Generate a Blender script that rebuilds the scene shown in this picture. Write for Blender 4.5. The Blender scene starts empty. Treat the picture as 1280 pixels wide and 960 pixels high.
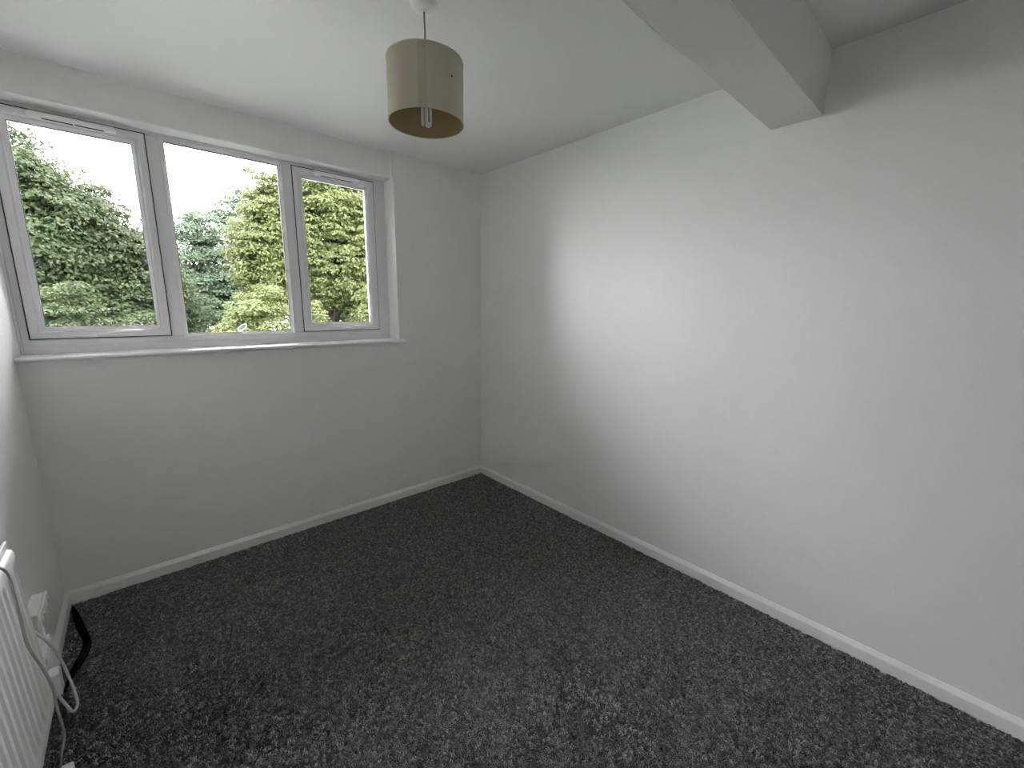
import bpy, bmesh, math, random
import numpy as np
from mathutils import Vector, Matrix

# ---------------------------------------------------------------- camera, sky, exposure
SC = bpy.context.scene
COL = SC.collection
cam_data = bpy.data.cameras.new('camera')
cam_data.sensor_width = 36.0
cam_data.lens = 14.604
cam_data.clip_start = 0.02
cam_data.clip_end = 300
cam = bpy.data.objects.new('camera', cam_data)
COL.objects.link(cam)
YAW, PITCH, ROLL = 0.7337, -0.1871, 0.0126
fw = Vector((math.sin(YAW) * math.cos(PITCH), math.cos(YAW) * math.cos(PITCH), math.sin(PITCH)))
rt = Vector((math.cos(YAW), -math.sin(YAW), 0))
up = rt.cross(fw)
r2 = math.cos(ROLL) * rt + math.sin(ROLL) * up
u2 = -math.sin(ROLL) * rt + math.cos(ROLL) * up
cam.matrix_world = Matrix(((r2.x, u2.x, -fw.x, 0), (r2.y, u2.y, -fw.y, 0), (r2.z, u2.z, -fw.z, 1.4313), (0, 0, 0, 1)))
SC.camera = cam

world = bpy.data.worlds.new('overcast_sky')
SC.world = world
world.use_nodes = True
bg = world.node_tree.nodes['Background']
bg.inputs['Color'].default_value = (0.97, 0.965, 1.0, 1)
bg.inputs['Strength'].default_value = 4.0
SC.view_settings.view_transform = 'Standard'
SC.view_settings.look = 'None'
SC.view_settings.gamma = 1.0
SC.view_settings.use_curve_mapping = False
SC.view_settings.exposure = 2.8
SC.cycles.max_bounces = 24
SC.cycles.diffuse_bounces = 16
SC.cycles.transparent_max_bounces = 24

# ---------------------------------------------------------------- helpers
def link(o, parent=None):
    COL.objects.link(o)
    if parent is not None:
        o.parent = parent
    return o

def obj(name, bm, mat, parent=None, smooth=False, mats=None):
    me = bpy.data.meshes.new(name)
    bmesh.ops.recalc_face_normals(bm, faces=bm.faces[:])
    bm.to_mesh(me)
    bm.free()
    for m in (mats or [mat]):
        me.materials.append(m)
    if smooth:
        for p in me.polygons:
            p.use_smooth = True
        try:
            me.set_sharp_from_angle(angle=math.radians(38))
        except Exception:
            pass
    return link(bpy.data.objects.new(name, me), parent)

def empty(name, parent=None, loc=(0, 0, 0)):
    o = bpy.data.objects.new(name, None)
    o.location = loc
    o.empty_display_size = 0.1
    return link(o, parent)

def tag(o, label=None, cat=None, group=None, kind=None):
    if label: o['label'] = label
    if cat: o['category'] = cat
    if group: o['group'] = group
    if kind: o['kind'] = kind
    return o

def box(bm, x0, x1, y0, y1, z0, z1, bev=0.0, seg=2, mi=0):
    vs = [bm.verts.new((x, y, z)) for x in (x0, x1) for y in (y0, y1) for z in (z0, z1)]
    idx = [(0, 1, 3, 2), (4, 6, 7, 5), (0, 4, 5, 1), (2, 3, 7, 6), (0, 2, 6, 4), (1, 5, 7, 3)]
    fs = [bm.faces.new([vs[i] for i in f]) for f in idx]
    for f in fs: f.material_index = mi
    if bev > 0:
        es = list({e for f in fs for e in f.edges})
        r = bmesh.ops.bevel(bm, geom=es, offset=bev, segments=seg, profile=0.5, affect='EDGES')
        for f in r['faces']: f.material_index = mi
    return bm

def bbox(*a, **k):
    return box(bmesh.new(), *a, **k)

def ring(x0, x1, z0, z1, prof):
    """mitred rectangular frame in an XZ plane: prof is a closed list of (inset, y)"""
    bm = bmesh.new()
    loops = []
    for ins, y in prof:
        loops.append([bm.verts.new(c) for c in ((x0 + ins, y, z0 + ins), (x1 - ins, y, z0 + ins),
                                                (x1 - ins, y, z1 - ins), (x0 + ins, y, z1 - ins))])
    n = len(prof)
    for i in range(n):
        a, b = loops[i], loops[(i + 1) % n]
        for k in range(4):
            bm.faces.new((a[k], a[(k + 1) % 4], b[(k + 1) % 4], b[k]))
    return bm

def prism(prof, p0, p1, bm=None):
    """extrude closed profile of 3D offsets between two points"""
    bm = bm or bmesh.new()
    a = [bm.verts.new(Vector(p0) + Vector(q)) for q in prof]
    b = [bm.verts.new(Vector(p1) + Vector(q)) for q in prof]
    n = len(prof)
    for i in range(n):
        bm.faces.new((a[i], a[(i + 1) % n], b[(i + 1) % n], b[i]))
    bm.faces.new(a[::-1])
    bm.faces.new(b)
    return bm

def lathe(prof, seg=32, center=(0, 0, 0), bm=None, closed=False):
    bm = bm or bmesh.new()
    c = Vector(center)
    rings = []
    for r, z in prof:
        if r < 1e-6:
            rings.append([bm.verts.new(c + Vector((0, 0, z)))])
        else:
            rings.append([bm.verts.new(c + Vector((r * math.cos(2 * math.pi * k / seg), r * math.sin(2 * math.pi * k / seg), z))) for k in range(seg)])
    pairs = list(zip(rings[:-1], rings[1:]))
    if closed: pairs.append((rings[-1], rings[0]))
    for a, b in pairs:
        for k in range(seg):
            k2 = (k + 1) % seg
            if len(a) == 1 and len(b) == 1: continue
            if len(a) == 1: bm.faces.new((a[0], b[k2], b[k]))
            elif len(b) == 1: bm.faces.new((a[k], a[k2], b[0]))
            else: bm.faces.new((a[k], a[k2], b[k2], b[k]))
    return bm

def smooth_path(pts, n=8):
    P = [Vector(p) for p in pts]
    P = [P[0] * 2 - P[1]] + P + [P[-1] * 2 - P[-2]]
    out = []
    for i in range(1, len(P) - 2):
        for k in range(n):
            t = k / n
            a, b, c, d = P[i - 1], P[i], P[i + 1], P[i + 2]
            out.append(0.5 * ((2 * b) + (c - a) * t + (2 * a - 5 * b + 4 * c - d) * t * t + (3 * b - a - 3 * c + d) * t ** 3))
    out.append(P[-2])
    return out

def tube(pts, r, seg=10, bm=None, r_end=None):
    bm = bm or bmesh.new()
    pts = [Vector(p) for p in pts]
    rings = []
    nrm = None
    for i, p in enumerate(pts):
        t = (pts[min(i + 1, len(pts) - 1)] - pts[max(i - 1, 0)]).normalized()
        if nrm is None:
            nrm = t.orthogonal().normalized()
        nrm = (nrm - t * nrm.dot(t)).normalized()
        bn = t.cross(nrm)
        rr = r if r_end is None else r + (r_end - r) * i / (len(pts) - 1)
        rings.append([bm.verts.new(p + nrm * rr * math.cos(2 * math.pi * k / seg) + bn * rr * math.sin(2 * math.pi * k / seg)) for k in range(seg)])
    for a, b in zip(rings[:-1], rings[1:]):
        for k in range(seg):
            bm.faces.new((a[k], a[(k + 1) % seg], b[(k + 1) % seg], b[k]))
    bm.faces.new(rings[0][::-1])
    bm.faces.new(rings[-1])
    return bm

# ---------------------------------------------------------------- materials
def mat(name, color, rough=0.5, spec=0.5, bump=None, mottle=0.0, mscale=3.0, metal=0.0):
    m = bpy.data.materials.new(name)
    m.use_nodes = True
    nt = m.node_tree
    b = nt.nodes['Principled BSDF']
    b.inputs['Roughness'].default_value = rough
    b.inputs['Specular IOR Level'].default_value = spec
    b.inputs['Metallic'].default_value = metal
    b.inputs['Base Color'].default_value = (*color, 1)
    tc = nt.nodes.new('ShaderNodeTexCoord')
    if mottle > 0:
        n = nt.nodes.new('ShaderNodeTexNoise')
        n.inputs['Scale'].default_value = mscale
        n.inputs['Detail'].default_value = 4
        nt.links.new(tc.outputs['Object'], n.inputs['Vector'])
        r = nt.nodes.new('ShaderNodeValToRGB')
        r.color_ramp.elements[0].position = 0.3
        r.color_ramp.elements[1].position = 0.7
        r.color_ramp.elements[0].color = (*[c * (1 - mottle) for c in color], 1)
        r.color_ramp.elements[1].color = (*color, 1)
        nt.links.new(n.outputs['Fac'], r.inputs['Fac'])
        nt.links.new(r.outputs['Color'], b.inputs['Base Color'])
    if bump:
        sc, st, dist = bump
        n = nt.nodes.new('ShaderNodeTexNoise')
        n.inputs['Scale'].default_value = sc
        n.inputs['Detail'].default_value = 3
        nt.links.new(tc.outputs['Object'], n.inputs['Vector'])
        bp = nt.nodes.new('ShaderNodeBump')
        bp.inputs['Strength'].default_value = st
        bp.inputs['Distance'].default_value = dist
        nt.links.new(n.outputs['Fac'], bp.inputs['Height'])
        nt.links.new(bp.outputs['Normal'], b.inputs['Normal'])
    return m

M_wall = mat('wall_paint', (0.88, 0.878, 0.872), 0.55, 0.3, bump=(160, 0.12, 0.002), mottle=0.02, mscale=2.0)
M_ceil = mat('ceiling_paint', (0.84, 0.84, 0.84), 0.7, 0.2, bump=(120, 0.1, 0.002))
M_gloss = mat('white_gloss_paint', (0.88, 0.88, 0.875), 0.3, 0.5, bump=(60, 0.05, 0.001))
M_upvc = mat('white_upvc', (0.80, 0.80, 0.81), 0.28, 0.5, bump=(90, 0.03, 0.0005))
M_gasket = mat('black_gasket', (0.03, 0.03, 0.03), 0.6)
M_plastic = mat('white_plastic', (0.90, 0.90, 0.90), 0.3, 0.5)
M_rad = mat('radiator_enamel', (0.80, 0.80, 0.79), 0.35, 0.5, mottle=0.03, mscale=6)
M_cable_w = mat('white_cable', (0.76, 0.76, 0.73), 0.4)
M_cable_g = mat('grey_cable', (0.42, 0.42, 0.41), 0.5)
M_black = mat('black_rubber', (0.005, 0.005, 0.005), 0.7, 0.1)
M_flex = mat('lamp_flex', (0.22, 0.22, 0.20), 0.5)
M_shutter = mat('socket_shutter', (0.50, 0.50, 0.50), 0.5)
M_dark = mat('dark_slot', (0.02, 0.02, 0.02), 0.8)
M_steel = mat('spider_wire', (0.75, 0.74, 0.7), 0.4)
M_tube = mat('frosted_tube_glass', (0.85, 0.86, 0.84), 0.15, 0.6)
M_ext = mat('exterior_render', (0.5, 0.48, 0.45), 0.9, 0.1, mottle=0.2)
M_grass = mat('grass', (0.06, 0.10, 0.03), 0.9, 0.1, mottle=0.5, mscale=1.5)
M_bark = mat('bark', (0.028, 0.023, 0.018), 0.9, 0.1, bump=(30, 0.8, 0.02), mottle=0.5, mscale=8)
M_dish = mat('dish_grey', (0.05, 0.05, 0.048), 0.6, 0.1)
M_dishrim = mat('dish_rim', (0.20, 0.21, 0.19), 0.5, 0.2)

def shade_mat(name, col, tcol):
    m = bpy.data.materials.new(name)
    m.use_nodes = True
    nt = m.node_tree
    out = nt.nodes['Material Output']
    b = nt.nodes['Principled BSDF']
    b.inputs['Base Color'].default_value = (*col, 1)
    b.inputs['Roughness'].default_value = 0.8
    b.inputs['Specular IOR Level'].default_value = 0.15
    tr = nt.nodes.new('ShaderNodeBsdfTranslucent')
    tr.inputs['Color'].default_value = (*tcol, 1)
    mx = nt.nodes.new('ShaderNodeMixShader')
    mx.inputs['Fac'].default_value = 0.25
    tc = nt.nodes.new('ShaderNodeTexCoord')
    w = nt.nodes.new('ShaderNodeTexNoise')
    w.inputs['Scale'].default_value = 400
    nt.links.new(tc.outputs['Object'], w.inputs['Vector'])
    bp = nt.nodes.new('ShaderNodeBump')
    bp.inputs['Strength'].default_value = 0.15
    bp.inputs['Distance'].default_value = 0.001
    nt.links.new(w.outputs['Fac'], bp.inputs['Height'])
    nt.links.new(bp.outputs['Normal'], b.inputs['Normal'])
    nt.links.new(b.outputs['BSDF'], mx.inputs[1])
    nt.links.new(tr.outputs['BSDF'], mx.inputs[2])
    nt.links.new(mx.outputs['Shader'], out.inputs['Surface'])
    return m
M_shade = shade_mat('cream_fabric', (0.70, 0.67, 0.53), (0.55, 0.50, 0.33))
M_seam = mat('cream_seam', (0.56, 0.53, 0.42), 0.8, 0.15)
M_lining = shade_mat('yellowed_lining', (0.47, 0.38, 0.20), (0.45, 0.36, 0.18))

def glass_mat():
    m = bpy.data.materials.new('window_glass')
    m.use_nodes = True
    nt = m.node_tree
    out = nt.nodes['Material Output']
    nt.nodes.remove(nt.nodes['Principled BSDF'])
    t = nt.nodes.new('ShaderNodeBsdfTransparent')
    t.inputs['Color'].default_value = (0.97, 0.966, 0.968, 1)
    g = nt.nodes.new('ShaderNodeBsdfGlossy')
    g.inputs['Roughness'].default_value = 0.02
    fr = nt.nodes.new('ShaderNodeFresnel')
    fr.inputs['IOR'].default_value = 1.35
    mx = nt.nodes.new('ShaderNodeMixShader')
    nt.links.new(fr.outputs['Fac'], mx.inputs['Fac'])
    nt.links.new(t.outputs['BSDF'], mx.inputs[1])
    nt.links.new(g.outputs['BSDF'], mx.inputs[2])
    nt.links.new(mx.outputs['Shader'], out.inputs['Surface'])
    return m
M_glass = glass_mat()

def leaf_mat(name, lo, mid, hi):
    m = bpy.data.materials.new(name)
    m.use_nodes = True
    nt = m.node_tree
    out = nt.nodes['Material Output']
    b = nt.nodes['Principled BSDF']
    geo = nt.nodes.new('ShaderNodeNewGeometry')
    r = nt.nodes.new('ShaderNodeValToRGB')
    e = r.color_ramp.elements
    e[0].position = 0.0; e[0].color = (*lo, 1)
    e[1].position = 1.0; e[1].color = (*hi, 1)
    k = e.new(0.5); k.color = (*mid, 1)
    nt.links.new(geo.outputs['Random Per Island'], r.inputs['Fac'])
    nt.links.new(r.outputs['Color'], b.inputs['Base Color'])
    b.inputs['Roughness'].default_value = 0.55
    b.inputs['Specular IOR Level'].default_value = 0.18
    tr = nt.nodes.new('ShaderNodeBsdfTranslucent')
    hs = nt.nodes.new('ShaderNodeHueSaturation')
    hs.inputs['Value'].default_value = 1.35
    hs.inputs['Hue'].default_value = 0.485
    nt.links.new(r.outputs['Color'], hs.inputs['Color'])
    nt.links.new(hs.outputs['Color'], tr.inputs['Color'])
    mx = nt.nodes.new('ShaderNodeMixShader')
    mx.inputs['Fac'].default_value = 0.4
    nt.links.new(b.outputs['BSDF'], mx.inputs[1])
    nt.links.new(tr.outputs['BSDF'], mx.inputs[2])
    nt.links.new(mx.outputs['Shader'], out.inputs['Surface'])
    return m
M_leaf_a = leaf_mat('leaf_mid_green', (0.014, 0.025, 0.010), (0.024, 0.038, 0.014), (0.046, 0.057, 0.022))
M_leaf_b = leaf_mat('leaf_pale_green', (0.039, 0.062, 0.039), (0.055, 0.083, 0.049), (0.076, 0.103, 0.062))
M_leaf_c = leaf_mat('leaf_yellow_green', (0.034, 0.049, 0.014), (0.063, 0.081, 0.025), (0.098, 0.108, 0.041))
M_leaf_d = leaf_mat('leaf_dark_green', (0.010, 0.021, 0.009), (0.018, 0.031, 0.015), (0.028, 0.044, 0.021))
M_leaf_e = leaf_mat('leaf_lime_green', (0.041, 0.060, 0.017), (0.071, 0.089, 0.028), (0.097, 0.111, 0.045))

def carpet_base_mat():
    m = bpy.data.materials.new('carpet_backing')
    m.use_nodes = True
    nt = m.node_tree
    b = nt.nodes['Principled BSDF']
    tc = nt.nodes.new('ShaderNodeTexCoord')
    n = nt.nodes.new('ShaderNodeTexNoise')
    n.inputs['Scale'].default_value = 160
    n.inputs['Detail'].default_value = 2
    nt.links.new(tc.outputs['Object'], n.inputs['Vector'])
    r = nt.nodes.new('ShaderNodeValToRGB')
    r.color_ramp.elements[0].position = 0.4
    r.color_ramp.elements[1].position = 0.65
    r.color_ramp.elements[0].color = (0.010, 0.010, 0.011, 1)
    r.color_ramp.elements[1].color = (0.06, 0.06, 0.06, 1)
    nt.links.new(n.outputs['Fac'], r.inputs['Fac'])
    nt.links.new(r.outputs['Color'], b.inputs['Base Color'])
    b.inputs['Roughness'].default_value = 0.95
    b.inputs['Specular IOR Level'].default_value = 0.05
    return m
M_carpet = carpet_base_mat()

def tuft_mat():
    m = bpy.data.materials.new('carpet_yarn')
    m.use_nodes = True
    nt = m.node_tree
    out = nt.nodes['Material Output']
    b = nt.nodes['Principled BSDF']
    oi = nt.nodes.new('ShaderNodeObjectInfo')
    r = nt.nodes.new('ShaderNodeValToRGB')
    e = r.color_ramp.elements
    e[0].position = 0.0; e[0].color = (0.09, 0.09, 0.09, 1)
    e[1].position = 1.0; e[1].color = (0.80, 0.80, 0.79, 1)
    k = e.new(0.55); k.color = (0.26, 0.26, 0.26, 1)
    k = e.new(0.86); k.color = (0.48, 0.48, 0.48, 1)
    nt.links.new(oi.outputs['Random'], r.inputs['Fac'])
    nt.links.new(r.outputs['Color'], b.inputs['Base Color'])
    b.inputs['Roughness'].default_value = 0.5
    b.inputs['Specular IOR Level'].default_value = 0.5
    b.inputs['Sheen Weight'].default_value = 0.35
    b.inputs['Sheen Roughness'].default_value = 0.4
    tr = nt.nodes.new('ShaderNodeBsdfTranslucent')
    nt.links.new(r.outputs['Color'], tr.inputs['Color'])
    mx = nt.nodes.new('ShaderNodeMixShader')
    mx.inputs['Fac'].default_value = 0.45
    nt.links.new(b.outputs['BSDF'], mx.inputs[1])
    nt.links.new(tr.outputs['BSDF'], mx.inputs[2])
    nt.links.new(mx.outputs['Shader'], out.inputs['Surface'])
    return m
M_tuft = tuft_mat()

# ---------------------------------------------------------------- room shell
W, D, XL, H = 2.085, 2.698, -0.395, 2.40
YB = -1.60          # rear wall, behind the camera
YO = D + 0.28       # outer face of the window wall

floor = obj('floor', bbox(XL - 0.12, W + 0.12, YB - 0.12, D + 0.1, -0.15, -0.004), M_carpet)
tag(floor, 'charcoal carpeted floor', kind='structure')
ceiling = tag(obj('ceiling', bbox(XL - 0.12, W + 0.12, YB - 0.12, YO, H, H + 0.15), M_ceil), 'plain white ceiling', kind='structure')
wall_right = tag(obj('wall_right', bbox(W, W + 0.12, YB - 0.12, YO, -0.15, H), M_wall), 'white right wall', kind='structure')
wall_left = tag(obj('wall_left', bbox(XL - 0.12, XL, YB - 0.12, YO, -0.15, H), M_wall), 'white left wall', kind='structure')
wall_back = tag(obj('wall_back', bbox(XL, W, YB - 0.12, YB, -0.15, H), M_wall), 'white rear wall', kind='structure')

XR = 1.363          # right reveal of the window
ZS = 1.166          # underside of the sill
ZL = 2.242          # lintel soffit
bm = bmesh.new()
box(bm, XL, W, D, YO, -0.15, ZS)
box(bm, XR, W, D, YO, ZS, H)
wall_front = tag(obj('wall_front', bm, M_wall), 'white wall below and beside the window', kind='structure')
r = 0.007
prof = [(0, YO - D, H - ZL), (0, 0.030, H - ZL), (0, 0.030, r)]
prof += [(0, 0.030 + r - r * math.cos(a), r - r * math.sin(a)) for a in (math.pi / 8, math.pi / 4, 3 * math.pi / 8)]
prof += [(0, 0.030 + r, 0), (0, YO - D, 0)]
obj('lintel', prism(prof, (XL, D, ZL), (XR, D, ZL)), M_wall, wall_front)

beam = tag(obj('ceiling_beam', bbox(XL, W, 0.523, 0.706, 2.168, H + 0.02, bev=0.004), M_wall), 'boxed beam crossing the ceiling', kind='structure')

def skirting(name, p0, p1, n, label):
    n = Vector(n); t = 0.015; h = 0.0765
    pr = [(0, 0), (t, 0), (t, 0.057), (t * 0.96, 0.0590), (t * 0.80, 0.0630), (t * 0.50, 0.0690), (t * 0.30, 0.0735), (t * 0.12, h), (0, h)]
    off = [n * a + Vector((0, 0, z)) for a, z in pr]
    p0 = Vector(p0); p1 = Vector(p1)
    bm = prism(off, p0, p1)
    return tag(obj(name, bm, M_gloss), label, kind='structure')
skirting('baseboard_front', (XL, D, -0.004), (W, D, -0.004), (0, -1, 0), 'white baseboard under the window wall')
skirting('baseboard_right', (W, YB, -0.004), (W, D, -0.004), (-1, 0, 0), 'white baseboard along the right wall')
skirting('baseboard_left', (XL, YB, -0.004), (XL, D, -0.004), (1, 0, 0), 'white baseboard along the left wall')
skirting('baseboard_back', (XL, YB, -0.004), (W, YB, -0.004), (0, 1, 0), 'white baseboard along the rear wall')

# carpet pile: real tufts, uncountable
def carpet_pile():
    bm = bmesh.new()
    rnd = random.Random(4)
    for k in range(3):
        a = k * 2.1 + rnd.random() * 0.6
        cx, cy = 0.0022 * math.cos(a), 0.0022 * math.sin(a)
        tx, ty = 0.0034 * math.cos(a + 0.5), 0.0034 * math.sin(a + 0.5)
        rows = []
        for f, z, w in ((0.0, -0.002, 0.0016), (0.7, 0.0050, 0.0024), (1.0, 0.0076, 0.0019)):
            px_, py_ = cx + (tx - cx) * f, cy + (ty - cy) * f
            rows.append([bm.verts.new((px_ + w * math.cos(a + q), py_ + w * math.sin(a + q), z + rnd.uniform(-.0006, .0006))) for q in (0, 2.1, 4.2)])
        top = bm.verts.new((tx, ty, 0.0086))
        for A, B in zip(rows[:-1], rows[1:]):
            for q in range(3):
                bm.faces.new((A[q], A[(q + 1) % 3], B[(q + 1) % 3], B[q]))
        for q in range(3):
            bm.faces.new((rows[-1][q], rows[-1][(q + 1) % 3], top))
    me = bpy.data.meshes.new('tuft')
    bm.to_mesh(me); bm.free()
    me.materials.append(M_tuft)
    for p in me.polygons: p.use_smooth = True
    proto = bpy.data.objects.new('yarn_tuft', me)       # used only as the instance source, not linked to the scene

    x0, x1, y0, y1 = XL + 0.016, W - 0.016, -0.75, D - 0.016
    bm = bmesh.new()
    nx, ny = 10, 10
    g = [[bm.verts.new((x0 + (x1 - x0) * i / nx, y0 + (y1 - y0) * j / ny, 0)) for j in range(ny + 1)] for i in range(nx + 1)]
    for i in range(nx):
        for j in range(ny):
            bm.faces.new((g[i][j], g[i + 1][j], g[i + 1][j + 1], g[i][j + 1]))
    pile = obj('carpet_pile', bm, M_tuft, floor)
    pile['kind'] = 'stuff'
    ng = bpy.data.node_groups.new('pile', 'GeometryNodeTree')
    ng.interface.new_socket('Geometry', in_out='INPUT', socket_type='NodeSocketGeometry')
    ng.interface.new_socket('Geometry', in_out='OUTPUT', socket_type='NodeSocketGeometry')
    N, L = ng.nodes.new, ng.links.new
    gi, go = N('NodeGroupInput'), N('NodeGroupOutput')
    dp = N('GeometryNodeDistributePointsOnFaces')
    dp.inputs['Density'].default_value = 45000
    oi = N('GeometryNodeObjectInfo'); oi.inputs['Object'].default_value = proto
    oi.inputs['As Instance'].default_value = True
    ip = N('GeometryNodeInstanceOnPoints')
    # nap direction: slow noise tilts the tufts one way or another, as brushed pile does
    pos = N('GeometryNodeInputPosition')
    nz = N('ShaderNodeTexNoise'); nz.inputs['Scale'].default_value = 4.5; nz.inputs['Detail'].default_value = 4
    nz.inputs['Roughness'].default_value = 0.6
    L(pos.outputs['Position'], nz.inputs['Vector'])
    sub = N('ShaderNodeVectorMath'); sub.operation = 'SUBTRACT'; sub.inputs[1].default_value = (0.5, 0.5, 0.5)
    L(nz.outputs['Color'], sub.inputs[0])
    mul = N('ShaderNodeVectorMath'); mul.operation = 'MULTIPLY'; mul.inputs[1].default_value = (3.2, 3.2, 0.0)
    L(sub.outputs['Vector'], mul.inputs[0])
    rv = N('FunctionNodeRandomValue'); rv.data_type = 'FLOAT_VECTOR'
    rv.inputs[0].default_value = (-0.35, -0.35, 0); rv.inputs[1].default_value = (0.35, 0.35, 6.28)
    add = N('ShaderNodeVectorMath'); add.operation = 'ADD'
    # laid away from the window on most of the floor, inwards along the right wall
    sx = N('ShaderNodeSeparateXYZ'); L(pos.outputs['Position'], sx.inputs[0])
    mr = N('ShaderNodeMapRange'); mr.inputs['From Min'].default_value = 0.7; mr.inputs['From Max'].default_value = 1.7
    mr.inputs['To Min'].default_value = 0.6; mr.inputs['To Max'].default_value = 0.0
    my = N('ShaderNodeMapRange'); my.inputs['From Min'].default_value = 0.7; my.inputs['From Max'].default_value = 1.7
    my.inputs['To Min'].default_value = 0.0; my.inputs['To Max'].default_value = -0.85
    L(sx.outputs['X'], mr.inputs['Value']); L(sx.outputs['X'], my.inputs['Value'])
    cx_ = N('ShaderNodeCombineXYZ'); L(mr.outputs['Result'], cx_.inputs['X']); L(my.outputs['Result'], cx_.inputs['Y'])
    add0 = N('ShaderNodeVectorMath'); add0.operation = 'ADD'
    L(mul.outputs['Vector'], add0.inputs[0]); L(cx_.outputs['Vector'], add0.inputs[1])
    L(add0.outputs['Vector'], add.inputs[0]); L(rv.outputs[0], add.inputs[1])
    rs = N('FunctionNodeRandomValue'); rs.data_type = 'FLOAT'
    rs.inputs[2].default_value = 0.75; rs.inputs[3].default_value = 1.35
    L(gi.outputs[0], dp.inputs['Mesh']); L(dp.outputs['Points'], ip.inputs['Points'])
    L(oi.outputs['Geometry'], ip.inputs['Instance'])
    L(add.outputs['Vector'], ip.inputs['Rotation']); L(rs.outputs[1], ip.inputs['Scale'])
    L(ip.outputs['Instances'], go.inputs[0])
    md = pile.modifiers.new('pile', 'NODES')
    md.node_group = ng
carpet_pile()

# ---------------------------------------------------------------- window
window = tag(empty('window_1', loc=(0.47, D + 0.13, ZS)), 'three-light white plastic window over the sill', kind='structure')
window_inv = Matrix.Translation(-Vector(window.location))
def wpart(name, bm, m, parent=None, smooth=False):
    o = obj(name, bm, m, None, smooth)
    o.parent = parent or window
    if parent is None:
        o.matrix_parent_inverse = window_inv
    return o

YF = 2.834                    # room-side face of the fixed frame
FX0, FX1, FZ0, FZ1 = XL, 1.318, 1.216, 2.260
frame = wpart('frame', ring(FX0, FX1, FZ0, FZ1, [(0, YF), (0.030, YF), (0.036, YF + 0.004), (0.040, YF + 0.012), (0.040, YF + 0.066), (0, YF + 0.066)]), M_upvc)
wpart('bottom_rail', bbox(FX0, FX1, YF - 0.005, YF + 0.06, 1.1865, 1.2225, bev=0.003), M_upvc)
ZG0, ZG1 = FZ0 + 0.038, FZ1 - 0.038
def mullion(xa, xb):
    w = 0.005
    pr = [(xa, YF + 0.012, 0), (xa + w, YF, 0), (xb - w, YF, 0), (xb, YF + 0.012, 0), (xb, YF + 0.065, 0), (xa, YF + 0.065, 0)]
    return wpart('mullion', prism(pr, (0, 0, ZG0), (0, 0, ZG1)), M_upvc)
mullion(0.130, 0.190)
mullion(0.735, 0.795)

S1 = (-0.358, 0.134, 1.2560, 2.2215)
S3 = (0.789, 1.280, 1.2550, 2.2205)
def casement(x0, x1, z0, z1):
    yf = 2.822
    s = wpart('sash', ring(x0, x1, z0, z1, [(0.004, yf), (0.026, yf), (0.031, yf + 0.003), (0.040, yf + 0.010), (0.050, yf + 0.034),
                                         (0.050, yf + 0.052), (0, yf + 0.052), (0, yf + 0.004)]), M_upvc)
    wpart('glazing_bead', ring(x0 + 0.033, x1 - 0.033, z0 + 0.033, z1 - 0.033, [(0, yf + 0.0048), (0.006, yf + 0.004), (0.0185, yf + 0.017), (0.0185, yf + 0.031), (0, yf + 0.031)]), M_upvc, s)
    wpart('gasket', ring(x0 + 0.049, x1 - 0.049, z0 + 0.049, z1 - 0.049, [(0, yf + 0.0225), (0.0042, yf + 0.0225), (0.0042, yf + 0.033), (0, yf + 0.033)]), M_gasket, s)
    wpart('seal_gap_shade', ring(x0 - 0.0045, x1 + 0.0045, z0 - 0.0035, z1 + 0.0055, [(0, yf + 0.0095), (0.006, yf + 0.0095), (0.006, yf + 0.016), (0, yf + 0.016)]), M_gasket, s)  # black seal, widened to stand in for the shadow gap round the sash
    wpart('glass_pane', bbox(x0 + 0.050, x1 - 0.050, yf + 0.028, yf + 0.033, z0 + 0.050, z1 - 0.050), M_glass, s)
    return s
sash_a = casement(*S1)
sash_b = casement(*S3)
# fixed centre light: bead, gasket, glass straight in the frame
bx0, bx1, bz0, bz1 = 0.186, 0.739, 1.238, 2.233
wpart('glazing_bead', ring(bx0, bx1, bz0, bz1, [(0, YF - 0.0015), (0.006, YF - 0.003), (0.021, YF + 0.014), (0.021, YF + 0.040), (0, YF + 0.040)]), M_upvc)
wpart('gasket', ring(bx0 + 0.0195, bx1 - 0.0195, bz0 + 0.0195, bz1 - 0.0195, [(0, YF + 0.016), (0.0035, YF + 0.016), (0.0035, YF + 0.034), (0, YF + 0.034)]), M_gasket)
wpart('glass_pane', bbox(bx0 + 0.020, bx1 - 0.020, YF + 0.030, YF + 0.035, bz0 + 0.020, bz1 - 0.020), M_glass)

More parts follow.
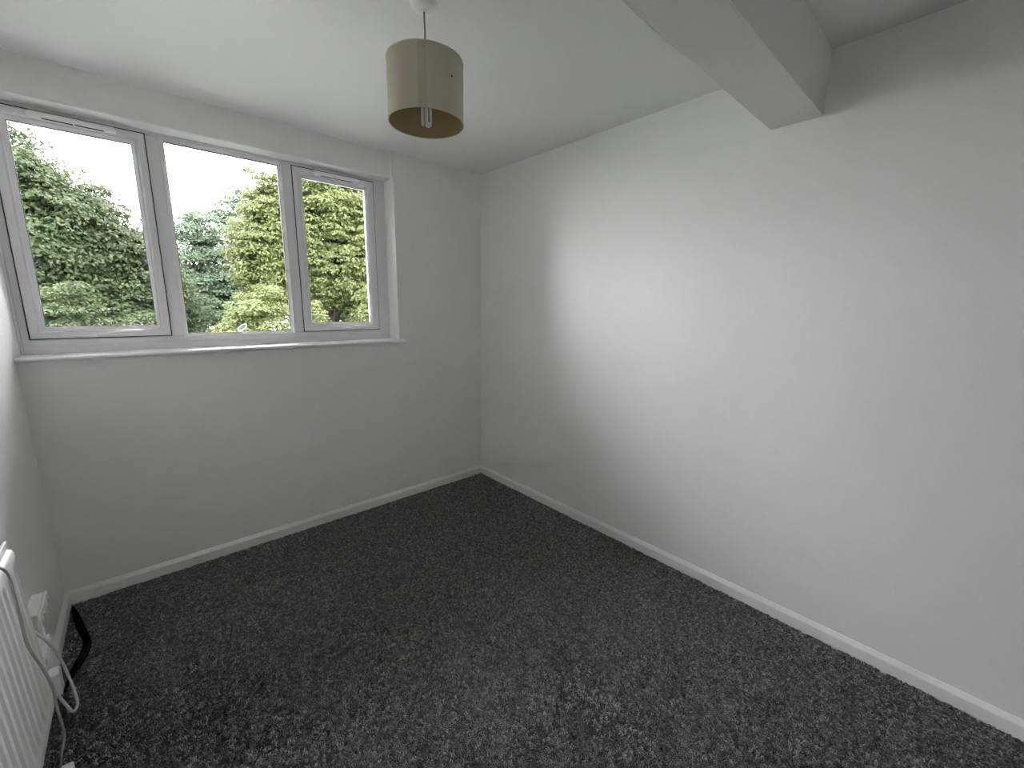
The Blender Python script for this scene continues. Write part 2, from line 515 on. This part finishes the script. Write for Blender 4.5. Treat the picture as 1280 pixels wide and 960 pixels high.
def trickle_vent(xa, xb, zc):
    yf = 2.822
    bm = bmesh.new()
    h = 0.0135
    # rounded-end hood
    n = 8
    out = [(xa + h - h * math.cos(t), zc + h * math.sin(t)) for t in [math.pi / 2 - math.pi * k / n for k in range(n + 1)]]
    out += [(xb - h + h * math.cos(t), zc + h * math.sin(t)) for t in [-math.pi / 2 + math.pi * k / n for k in range(n + 1)]]
    lo = [bm.verts.new((x, yf + 0.002, z)) for x, z in out]
    md = [bm.verts.new((x, yf - 0.014, z)) for x, z in out]
    cx = (xa + xb) / 2
    tp = [bm.verts.new((cx + (x - cx) * 0.992, yf - 0.021, zc + (z - zc) * 0.6)) for x, z in out]
    m = len(out)
    for a, b in ((lo, md), (md, tp)):
        for k in range(m):
            bm.faces.new((a[k], a[(k + 1) % m], b[(k + 1) % m], b[k]))
    bm.faces.new(tp); bm.faces.new(lo[::-1])
    v = wpart('trickle_vent', bm, M_plastic, None)
    L = xb - xa
    for a, b in ((0.16, 0.49), (0.51, 0.84)):
        o = wpart('vent_slot', bbox(xa + a * L, xa + b * L, yf - 0.0165, yf - 0.0010, zc - h - 0.0022, zc - h + 0.0030), M_dark, v)
        o = wpart('vent_lip', bbox(xa + a * L, xa + b * L, yf - 0.0175, yf - 0.0002, zc - h - 0.0052, zc - h - 0.0023), M_upvc, v)
    return v
trickle_vent(-0.243, 0.040, 2.2050)
trickle_vent(0.900, 1.181, 2.2035)

def handle(xc, z):
    yf = 2.822
    bm = bmesh.new()
    box(bm, xc - 0.062, xc + 0.024, yf - 0.0075, yf + 0.001, z - 0.009, z + 0.009, bev=0.003)
    hb = wpart('window_handle', bm, M_plastic)
    b2 = lathe([(0, 0), (0.0095, 0), (0.0105, 0.004), (0.0095, 0.013), (0, 0.014)], 16)
    bmesh.ops.rotate(b2, verts=b2.verts, cent=(0, 0, 0), matrix=Matrix.Rotation(math.pi / 2, 3, 'X'))
    bmesh.ops.translate(b2, verts=b2.verts, vec=(xc - 0.016, yf - 0.0072, z))
    wpart('boss', b2, M_plastic, hb, True)
    pts = smooth_path([(xc - 0.020, yf - 0.020, z), (xc, yf - 0.026, z + 0.004), (xc + 0.03, yf - 0.034, z + 0.008), (xc + 0.07, yf - 0.036, z + 0.009), (xc + 0.105, yf - 0.034, z + 0.008)], 6)
    b3 = tube(pts, 0.0055, 10, r_end=0.0065)
    for v in b3.verts:
        v.co.z = z + 0.006 + (v.co.z - z - 0.006) * 1.15
    wpart('lever', b3, M_plastic, hb, True)
handle(-0.079, 1.274)
handle(1.065, 1.272)

# sill board with a rounded nose, a trim strip down the right reveal and the left one
n = 0.010
z0s, z1s = ZS, 1.187
yn = D - 0.030
nose = [(0, yn + n - n * math.sin(t), (z0s + z1s) / 2 - (z1s - z0s) / 2 * math.cos(t)) for t in [math.pi * k / 8 for k in range(9)]]
prof = nose + [(0, D - 0.0001, z1s), (0, D - 0.0001, z0s)]
bm = prism(prof, (XL, 0, 0), (1.400, 0, 0))
box(bm, XL, XR, D - 0.0002, 2.86, z0s, z1s)
wpart('window_sill', bm, M_gloss, None, False)
bm = bmesh.new()
box(bm, 1.318, XR, YF + 0.002, YF + 0.05, z1s, ZL, bev=0.0015)
wpart('reveal_trim', bm, M_upvc)
bm = bmesh.new()
box(bm, XL, XL + 0.010, YF - 0.022, YF, z1s, ZL, bev=0.003)
wpart('reveal_trim', bm, M_upvc)

# ---------------------------------------------------------------- pendant lamp
LX, LY = 0.809, 1.344
lamp = tag(empty('pendant_lamp', loc=(LX, LY, H)), 'cream drum pendant lamp hanging from the white ceiling', 'lamp')
def lpart(name, bm, m, parent=None, smooth=True):
    o = obj(name, bm, m, None, smooth)
    o.parent = parent or lamp
    return o
lpart('ceiling_rose', lathe([(0, 0), (0.046, 0), (0.047, -0.006), (0.045, -0.022), (0.040, -0.032), (0.030, -0.037), (0.008, -0.038), (0.006, -0.042), (0, -0.042)], 40), M_plastic)
zt, zb, R = 2.213 - H, 2.028 - H, 0.124
lpart('flex', tube(smooth_path([(0, 0, -0.040), (0.0015, 0.0, -0.10), (0.0, 0.0, -0.16), (0, 0, zt - 0.045)], 6), 0.0027, 8), M_flex)
sh = lpart('lamp_shade', lathe([(R, zb), (R, zt), (R - 0.0006, zt), (R - 0.0006, zb)], 96, closed=True), M_shade)
lpart('lining', lathe([(R - 0.0007, zb + 0.0005), (R - 0.0007, zt - 0.0005), (R - 0.0014, zt - 0.0005), (R - 0.0014, zb + 0.0005)], 96, closed=True), M_lining, sh)
for z in (zt - 0.001, zb + 0.001):
    bm = bmesh.new()
    pts = [(R * math.cos(a), R * math.sin(a), z) for a in [2 * math.pi * k / 96 for k in range(97)]]
    lpart('rim', tube(pts, 0.0018, 6, bm), M_shade, sh)
# overlapped seam facing the room, slightly left of centre
aim = math.atan2(-LY, -LX)
def arc_strip(a0, a1, ra, rb, z0, z1, steps=5):
    bm = bmesh.new()
    cols = []
    for k in range(steps + 1):
        a = a0 + (a1 - a0) * k / steps
        c, s = math.cos(a), math.sin(a)
        cols.append([bm.verts.new(v) for v in ((ra * c, ra * s, z0), (rb * c, rb * s, z0), (rb * c, rb * s, z1), (ra * c, ra * s, z1))])
    for A, B in zip(cols[:-1], cols[1:]):
        for q in range(4):
            bm.faces.new((A[q], A[(q + 1) % 4], B[(q + 1) % 4], B[q]))
    bm.faces.new(cols[0]); bm.faces.new(cols[-1][::-1])
    return bm
lpart('seam', arc_strip(aim - 0.185, aim + 0.015, R - 0.0001, R + 0.0009, zb + 0.002, zt - 0.002), M_seam, sh)
am = aim + math.asin(0.66) 
bm = lathe([(0, 0.0008), (0.0026, 0.0006), (0.0036, 0), (0, -0.0008)], 12)
bmesh.ops.rotate(bm, verts=bm.verts, cent=(0, 0, 0), matrix=Matrix.Rotation(math.pi / 2, 3, 'Y'))
bmesh.ops.scale(bm, verts=bm.verts, vec=(1, 1.2, 0.7))
bmesh.ops.rotate(bm, verts=bm.verts, cent=(0, 0, 0), matrix=Matrix.Rotation(am, 3, 'Z'))
bmesh.ops.translate(bm, verts=bm.verts, vec=(R * math.cos(am), R * math.sin(am), 2.138 - H))
tag(lpart('scorch_mark', bm, M_dark, sh), 'small dark spot on the shade')
# spider fitting, holder and compact fluorescent bulb
bm = bmesh.new()
zs = zt - 0.035
pts = [(0.021 * math.cos(a), 0.021 * math.sin(a), zs) for a in [2 * math.pi * k / 24 for k in range(25)]]
tube(pts, 0.002, 6, bm)
for k in range(3):
    a = 0.4 + 2 * math.pi * k / 3
    tube([(0.020 * math.cos(a), 0.020 * math.sin(a), zs), (R * 0.96 * math.cos(a), R * 0.96 * math.sin(a), zs), (R * 0.985 * math.cos(a), R * 0.985 * math.sin(a), zt - 0.002)], 0.0016, 6, bm)
lpart('spider', bm, M_steel, sh)
lpart('lamp_holder', lathe([(0, zt - 0.012), (0.006, zt - 0.012), (0.012, zt - 0.020), (0.0165, zt - 0.030), (0.0165, zt - 0.060), (0, zt - 0.060)], 24), M_plastic)
bulb = lpart('bulb', lathe([(0, zt - 0.058), (0.012, zt - 0.058), (0.013, zt - 0.070), (0.024, zt - 0.082), (0.026, zt - 0.108), (0.022, zt - 0.118), (0, zt - 0.118)], 24), M_plastic)
for k in range(3):
    a = aim + 0.55 + 2 * math.pi * k / 3
    cx, cy = 0.0125 * math.cos(a), 0.0125 * math.sin(a)
    tx, ty = -math.sin(a) * 0.0075, math.cos(a) * 0.0075
    zb2 = zb - 0.004
    pts = [(cx - tx, cy - ty, zt - 0.116), (cx - tx, cy - ty, zb2 + 0.010)]
    pts += [(cx - tx * math.cos(q), cy - ty * math.cos(q), zb2 + 0.010 - 0.0075 * math.sin(q)) for q in [math.pi * j / 6 for j in range(1, 6)]]
    pts += [(cx + tx, cy + ty, zb2 + 0.010), (cx + tx, cy + ty, zt - 0.116)]
    lpart('tube', tube(pts, 0.0055, 10), M_tube, bulb)

# ---------------------------------------------------------------- radiator
RY1, RY0 = 1.700, 0.84
rad = tag(empty('radiator', loc=(-0.3145, RY1, 0.245)), 'white fluted panel radiator fixed to the left wall', 'radiator')
rad.rotation_euler = (0, -math.radians(2.2), 0)
RH = 0.525
def rpart(name, bm, m, parent=None, smooth=False):
    o = obj(name, bm, m, None, smooth)
    o.parent = parent or rad
    return o
def rad_panel():
    # front sheet: flat flange, water channels top and bottom, pressed vertical flutes between
    bm = bmesh.new()
    pitch = 0.0415
    L = RY1 - RY0
    ys = [0.0, 0.006, 0.010]
    y = 0.026
    flute = []
    while y < L - 0.03:
        flute.append(y)
        y += pitch
    for f in flute:
        for q in (-0.30, -0.20, -0.10, 0.0, 0.10, 0.20, 0.30, 0.5):
            ys.append(f + pitch * 0.5 + q * pitch)
    ys += [L - 0.008, L]
    ys = sorted(set(round(v, 5) for v in ys))
    zs = [0, 0.014, 0.018, 0.024, 0.048, 0.054, 0.062, 0.072, RH * 0.5, RH - 0.072, RH - 0.062, RH - 0.054, RH - 0.048, RH - 0.024, RH - 0.018, RH - 0.014, RH]
    def depth(yy, zz):
        e = min(zz, RH - zz)
        ee = min(yy, L - yy)
        if e < 0.015: return 0.0
        if ee < 0.007: return 0.0
        base = 0.011
        if e < 0.019: base = 0.008
        if e > 0.050:
            t = ((yy - 0.026) / pitch) % 1.0 - 0.5
            k = min(1.0, (e - 0.048) / 0.022)
            d = abs(t)
            g = max(0.0, 1 - (d / 0.30) ** 2) if d < 0.30 else 0.0
            base -= 0.0095 * g * k
        return base
    g = [[bm.verts.new((depth(yy, zz), -yy, zz)) for zz in zs] for yy in ys]
    for i in range(len(ys) - 1):
        for j in range(len(zs) - 1):
            bm.faces.new((g[i][j], g[i + 1][j], g[i + 1][j + 1], g[i][j + 1]))
    # back sheet
    bk = [bm.verts.new(c) for c in ((-0.012, 0, 0), (-0.012, -L, 0), (-0.012, -L, RH), (-0.012, 0, RH))]
    bm.faces.new(bk[::-1])
    e0 = [g[0][j] for j in range(len(zs))]
    bm.faces.new([bk[0]] + e0 + [bk[3]])
    e1 = [g[-1][j] for j in range(len(zs))]
    bm.faces.new([bk[1]] + [bk[2]] + e1[::-1])
    bm.faces.new([bk[0], bk[1]] + [g[i][0] for i in range(len(ys) - 1, -1, -1)])
    bm.faces.new([bk[3]] + [g[i][-1] for i in range(len(ys))] + [bk[2]])
    return bm
rpart('panel', rad_panel(), M_rad, None, True)
L = RY1 - RY0
rpart('seam_flange', bbox(-0.004, 0.0022, -L + 0.004, -0.003, RH - 0.002, RH + 0.008, bev=0.001), M_rad)
rpart('seam_flange', bbox(-0.004, 0.0022, -L + 0.004, -0.003, -0.010, 0.002, bev=0.001), M_rad)
for yy in (-0.14, -L + 0.14):
    rpart('bracket', bbox(-0.050, -0.011, yy - 0.02, yy + 0.02, 0.06, RH - 0.06, bev=0.002), M_rad)
valve = rpart('valve', tube([(0.0, -L - 0.03, -0.03), (0.0, -L - 0.03, 0.05)], 0.014, 12), M_plastic)
rpart('pipe', tube([(0.0, -L - 0.03, -0.245), (0.0, -L - 0.03, -0.02)], 0.0075, 10), M_plastic)
rpart('pipe', tube([(0.0, -L - 0.03, 0.035), (0.0, -L + 0.01, 0.035)], 0.0085, 10), M_plastic)

# ---------------------------------------------------------------- sockets
def socket(y0, y1, z0, z1, xf, name, label, plug_y=None):
    s = tag(empty(name, loc=(XL, (y0 + y1) / 2, (z0 + z1) / 2)), label, 'socket', group=None)
    def sp(nm, bm, m, parent=None, smooth=False):
        o = obj(nm, bm, m, None, smooth)
        o.parent = parent or s
        if parent is None:
            o.matrix_parent_inverse = Matrix.Translation(-Vector(s.location))
        return o
    sp('back_box', bbox(XL, xf - 0.009, y0 + 0.001, y1 - 0.001, z0 + 0.001, z1 - 0.001, bev=0.003), M_plastic)
    fp = sp('face_plate', bbox(xf - 0.009, xf, y0, y1, z0, z1, bev=0.003), M_plastic)
    for yy in (y1 - 0.030, y0 + 0.030):
        bm = bbox(xf - 0.001, xf + 0.005, yy - 0.007, yy + 0.007, z1 - 0.034, z1 - 0.014, bev=0.0015)
        bmesh.ops.rotate(bm, verts=bm.verts, cent=(xf, yy, z1 - 0.024), matrix=Matrix.Rotation(0.15, 3, 'Y'))
        sp('rocker_switch', bm, M_plastic)
    for yy in (y0 + 0.040, y1 - 0.040):
        zc = z0 + 0.034
        for dy, dz, hy, hz in ((0, 0.011, 0.002, 0.004), (-0.011, -0.011, 0.0032, 0.002), (0.011, -0.011, 0.0032, 0.002)):
            sp('pin_slot', bbox(xf - 0.002, xf + 0.0003, yy + dy - hy, yy + dy + hy, zc + dz - hz, zc + dz + hz), M_shutter)
    return s
socket(1.990, 2.146, 0.290, 0.380, -0.354, 'wall_socket', 'white surface-mounted double socket nearest the room corner, nothing plugged in')
socket(1.836, 1.988, 0.212, 0.300, -0.343, 'wall_socket', 'white surface-mounted double socket beside the radiator with a plug in it')

plug = tag(empty('plug', loc=(-0.343, 1.856, 0.20)), 'white plug pushed into the socket beside the radiator, with looped cable', 'plug')
o = obj('body', bbox(-0.003, 0.026, -0.023, 0.025, -0.045, 0.035, bev=0.004), M_plastic, plug)
o = obj('cable_grip', bbox(0.004, 0.018, -0.008, 0.008, -0.056, -0.040, bev=0.003), M_plastic, plug)
pts = [(-0.350, 1.80, 0.445), (-0.345, 1.825, 0.413), (-0.325, 1.836, 0.356), (-0.313, 1.861, 0.275), (-0.303, 1.878, 0.166), (-0.297, 1.873, 0.076), (-0.300, 1.813, 0.094),
       (-0.310, 1.815, 0.115), (-0.330, 1.853, 0.142), (-0.332, 1.856, 0.150)]
def to_local(pts, o): return [Vector(p) - Vector(o.location) for p in pts]
obj('cable', tube(smooth_path(to_local(pts, plug), 8), 0.0040, 10), M_cable_w, plug, True)

plug2 = tag(empty('plug', loc=(-0.317, 1.640, 0.02)), 'white plug lying on the carpet below the radiator on a grey cable', 'plug')
bm = bbox(-0.022, 0.022, -0.020, 0.022, -0.012, 0.022, bev=0.005)
obj('body', bm, M_plastic, plug2)
pts = [(-0.3165, 1.478, 0.81), (-0.3055, 1.508, 0.762), (-0.301, 1.504, 0.648), (-0.297, 1.491, 0.569), (-0.292, 1.538, 0.467), (-0.288, 1.575, 0.371), (-0.286, 1.559, 0.317),
       (-0.288, 1.586, 0.231), (-0.293, 1.602, 0.179), (-0.300, 1.568, 0.150), (-0.312, 1.595, 0.085), (-0.317, 1.625, 0.035)]
obj('cable', tube(smooth_path(to_local(pts, plug2), 8), 0.0031, 10), M_cable_g, plug2, True)

# black leads snaking over the carpet in the corner
bc = tag(empty('black_cable', loc=(-0.33, 2.30, 0.014)), 'black cable curving over the carpet beside the left baseboard', 'cable')
for k in range(3):
    d = 0.0085 * (k - 1)
    pts = [(-0.372, 2.640 + d, 0.012), (-0.352 + d, 2.54, 0.014), (-0.328 + d, 2.42, 0.015 + 0.002 * k), (-0.306 + d, 2.32, 0.015), (-0.310 + d * 1.3, 2.24, 0.016), (-0.332 + d, 2.15, 0.014), (-0.350, 2.06 + d, 0.012)]
    obj('strand', tube(smooth_path(to_local(pts, bc), 8), 0.0042, 8), M_black, bc, True)

# ---------------------------------------------------------------- outdoors
GZ = -2.75
M_bounce = mat('bounce_grey', (0.48, 0.48, 0.48), 0.9, 0.1, mottle=0.12, mscale=2)  # grey of the added slab that throws skylight up into the room
RZ = 0.55
tag(obj('bounce_slab', bbox(-6, 9, YO + 0.02, 4.55, GZ, RZ), M_bounce), 'unseen grey slab added below the window to bounce skylight onto the ceiling', kind='structure')  # added out of view, only to bounce light up onto the ceiling
ground = tag(obj('ground', bbox(-30, 40, YO + 0.05, 60, GZ - 0.2, GZ), M_grass), 'grass outside below the window', kind='structure')

rng = np.random.default_rng(7)
def foliage_mesh(name, ells, n_clusters, per, size, material, parent, seed, cr=(0.22, 0.42)):
    """leaves gathered in sprays over the skin of several lobes; joined, uncountable"""
    g = np.random.default_rng(seed)
    vol = np.array([e[3] * e[5] for e in ells]); vol = vol / vol.sum()
    C = []; Nn = []
    for e, v in zip(ells, vol):
        k = int(n_clusters * v)
        d = g.normal(size=(k, 3)); d /= np.linalg.norm(d, axis=1)[:, None]
        rad_ = g.uniform(0.62, 1.03, size=(k, 1)) * (1 + 0.10 * np.sin(d[:, :1] * 5 + seed) * np.cos(d[:, 2:] * 6 + seed))
        C.append(np.array(e[:3]) + d * rad_ * np.array(e[3:6])); Nn.append(d)
    C = np.concatenate(C); Nn = np.concatenate(Nn)
    k = len(C)
    r_ = g.uniform(cr[0], cr[1], size=(k, 1, 1))
    dl = g.normal(size=(k, per, 3)); dl /= np.linalg.norm(dl, axis=2)[..., None]
    dl[..., 2] = np.abs(dl[..., 2]) * 0.9 - 0.25
    P = (C[:, None, :] + dl * r_ * g.uniform(0.55, 1.0, size=(k, per, 1)) * np.array([1.15, 1.15, 0.75])).reshape(-1, 3)
    nrm = (dl * 0.8 + Nn[:, None, :] * 0.5 + np.array([0, 0, 0.6]) + g.normal(size=(k, per, 3)) * 0.45).reshape(-1, 3)
    nrm /= np.linalg.norm(nrm, axis=1)[:, None]
    t = np.cross(nrm, g.normal(size=nrm.shape)); t /= np.linalg.norm(t, axis=1)[:, None]
    b = np.cross(nrm, t)
    s = size * g.uniform(0.65, 1.3, size=(len(P), 1))
    fold = nrm * s * 0.16
    V = np.stack([P - t * s, P + b * s * 0.55 + fold, P + t * s, P - b * s * 0.55 + fold], axis=1).reshape(-1, 3)
    n = len(P)
    i = np.arange(n)[:, None] * 4
    F = np.concatenate([i + np.array([[0, 1, 2]]), i + np.array([[0, 2, 3]])], axis=1).reshape(-1, 3)
    me = bpy.data.meshes.new(name)
    me.vertices.add(len(V)); me.vertices.foreach_set('co', (V - np.array(parent.location)).astype(np.float32).ravel())
    me.loops.add(F.size); me.loops.foreach_set('vertex_index', F.astype(np.int32).ravel())
    me.polygons.add(len(F)); me.polygons.foreach_set('loop_start', (np.arange(len(F)) * 3).astype(np.int32))
    me.update(calc_edges=True)
    me.materials.append(material)
    o = link(bpy.data.objects.new(name, me), parent)
    o['kind'] = 'stuff'
    return o

def tree(name, label, base, ells, n_clusters, per, size, material, seed, trunk=0.14, group=None, cr=(0.22, 0.42), cat='tree'):
    t = tag(empty(name, loc=base), label, cat, group)
    B = Vector(base)
    g = random.Random(seed)
    foliage_mesh('foliage', ells, n_clusters, per, size, material, t, seed, cr)
    top = max(ells, key=lambda e: e[2] + e[5])
    h = top[2] - B.z
    path = smooth_path([(0, 0, 0), (g.uniform(-.1, .1), g.uniform(-.1, .1), h * 0.4), ((top[0] - B.x) * 0.6, (top[1] - B.y) * 0.6, h * 0.75), (top[0] - B.x, top[1] - B.y, h + top[5] * 0.6)], 6)
    obj('trunk', tube(path, trunk, 9, r_end=trunk * 0.15), M_bark, t, True)
    bm = bmesh.new()
    for e in ells:
        c = Vector(e[:3]) - B
        start = path[len(path) // 3] * 0.5 + path[len(path) // 2] * 0.5
        for q in range(7):
            d = Vector((g.uniform(-1, 1), g.uniform(-1, 1), g.uniform(-0.4, 1))).normalized()
            tip = c + Vector((d.x * e[3], d.y * e[4], d.z * e[5])) * 0.95
            mid = (start * 0.4 + c * 0.6) + Vector((g.uniform(-.2, .2), g.uniform(-.2, .2), g.uniform(-.1, .2)))
            tube(smooth_path([start, mid, tip], 4), trunk * 0.28, 5, bm, r_end=0.006)
    obj('branches', bm, M_bark, t, True)
    return t

tree('broadleaf_tree', 'mid green broadleaf tree filling the left pane of the window', (-1.7, 11.2, GZ),
     [(-1.65, 11.2, 2.1, 1.95, 1.3, 2.35), (-0.35, 11.2, 1.5, 1.15, 1.0, 1.75), (0.45, 11.9, 1.1, 0.75, 0.9, 1.35), (-1.1, 10.6, 0.5, 1.6, 0.9, 1.3), (-1.15, 10.6, 2.6, 0.8, 0.7, 1.2), (-1.5, 11.2, 2.0, 1.4, 0.9, 1.9), (-0.8, 10.9, 2.75, 0.60, 0.6, 0.85), (-0.35, 10.9, 2.45, 0.45, 0.5, 0.6), (0.0, 11.4, 1.3, 0.9, 0.7, 1.2)],
     4100, 85, 0.032, M_leaf_a, 11, 0.20, cr=(0.16, 0.34))
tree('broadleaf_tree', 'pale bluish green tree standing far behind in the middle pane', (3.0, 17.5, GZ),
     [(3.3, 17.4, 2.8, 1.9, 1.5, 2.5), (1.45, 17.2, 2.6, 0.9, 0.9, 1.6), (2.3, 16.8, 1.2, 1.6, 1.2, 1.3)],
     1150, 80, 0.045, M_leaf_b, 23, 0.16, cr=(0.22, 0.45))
yellow = tree('broadleaf_tree', 'tall yellow-green tree filling the right pane of the window', (3.3, 10.7, GZ),
     [(3.95, 10.7, 3.0, 1.75, 1.2, 1.95), (2.6, 10.5, 2.65, 0.85, 0.8, 1.45), (4.7, 10.4, 1.6, 1.0, 0.8, 1.3), (2.1, 10.4, 2.1, 0.45, 0.5, 0.85), (3.8, 10.6, 2.7, 1.3, 0.8, 1.6), (2.7, 10.5, 2.5, 0.6, 0.6, 1.1), (4.0, 10.7, 3.9, 1.2, 0.8, 0.9)],
     3500, 85, 0.031, M_leaf_c, 31, 0.17, cr=(0.14, 0.30))
tree('leafy_shrub', 'lime green shrub at the foot of the middle pane', (1.45, 7.6, GZ),
     [(1.55, 7.6, 0.55, 0.58, 0.5, 1.14), (1.05, 7.5, 0.3, 0.28, 0.4, 0.95)],
     620, 75, 0.023, M_leaf_e, 41, 0.05, cr=(0.09, 0.19), cat='shrub')
tree('leafy_shrub', 'lime green shrub at the foot of the right pane', (3.0, 8.2, GZ),
     [(3.62, 8.2, 0.65, 0.45, 0.5, 1.15), (2.50, 8.2, 0.35, 0.28, 0.4, 1.10)],
     560, 75, 0.024, M_leaf_e, 43, 0.05, cr=(0.09, 0.19), cat='shrub')
tree('leafy_shrub', 'mid green shrub at the foot of the left pane', (-0.35, 8.3, GZ),
     [(-0.75, 8.3, 0.55, 0.70, 0.5, 1.05), (0.05, 8.4, 0.35, 0.45, 0.5, 0.95)],
     760, 75, 0.025, M_leaf_a, 47, 0.05, cr=(0.09, 0.20), cat='shrub')
tree('background_tree', 'dark green tree behind the gap between left and middle panes', (0.9, 21.0, GZ),
     [(0.7, 21.0, 1.3, 1.7, 1.0, 2.3), (2.6, 21.2, 0.9, 1.6, 1.0, 1.9), (-1.3, 21.2, 1.3, 1.4, 1.0, 2.4)],
     900, 75, 0.055, M_leaf_d, 53, 0.2, cr=(0.26, 0.5))
tree('background_tree', 'dark green tree behind the yellow-green tree in the right pane', (6.6, 14.5, GZ),
     [(6.0, 14.5, 1.6, 1.5, 1.0, 3.3), (4.7, 14.0, 1.5, 1.0, 0.9, 2.8), (7.6, 14.6, 1.6, 1.4, 1.0, 3.2)],
     1100, 75, 0.045, M_leaf_d, 59, 0.2, cr=(0.22, 0.45))

obj('spray_twig', tube(smooth_path([Vector(q) - yellow.location for q in ((3.0, 10.4, 3.2), (2.50, 10.25, 3.80), (2.2, 10.2, 3.98), (1.90, 10.2, 4.11))], 6), 0.018, 6, r_end=0.004), M_bark, yellow, True)
foliage_mesh('spray_leaves', [(2.02, 10.2, 4.02, 0.12, 0.08, 0.06), (2.22, 10.2, 3.93, 0.16, 0.1, 0.12), (2.36, 10.2, 3.74, 0.12, 0.1, 0.20)], 34, 34, 0.026, M_leaf_c, yellow, 71, cr=(0.05, 0.11))

# white-rimmed oval dish on a post outside, seen at the foot of the middle pane
dish = tag(empty('satellite_dish', loc=(0.708, 4.4, RZ)), 'small white-rimmed grey oval dish beyond the foot of the middle pane', 'dish')
zc = 1.2067 - RZ
def dish_bm(prof):
    bm = lathe(prof, 24)
    bmesh.ops.scale(bm, verts=bm.verts, vec=(0.70, 0.30, 0.70))
    bmesh.ops.rotate(bm, verts=bm.verts, cent=(0, 0, 0), matrix=Matrix.Rotation(math.radians(80), 3, 'X') @ Matrix.Rotation(math.radians(38), 3, 'Z'))
    bmesh.ops.translate(bm, verts=bm.verts, vec=(0, 0, zc))
    return bm
obj('bowl', dish_bm([(0, -0.018), (0.040, -0.013), (0.056, 0.0), (0.056, -0.004), (0.040, -0.018), (0, -0.023)]), M_dish, dish, True)
obj('rim', dish_bm([(0.055, 0.002), (0.062, 0.004), (0.066, -0.002), (0.062, -0.008), (0.055, -0.006), (0.055, 0.002)]), M_dishrim, dish, True)
obj('post', tube([(0, 0.035, 0), (0, 0.035, zc - 0.0)], 0.008, 8), M_dish, dish, True)
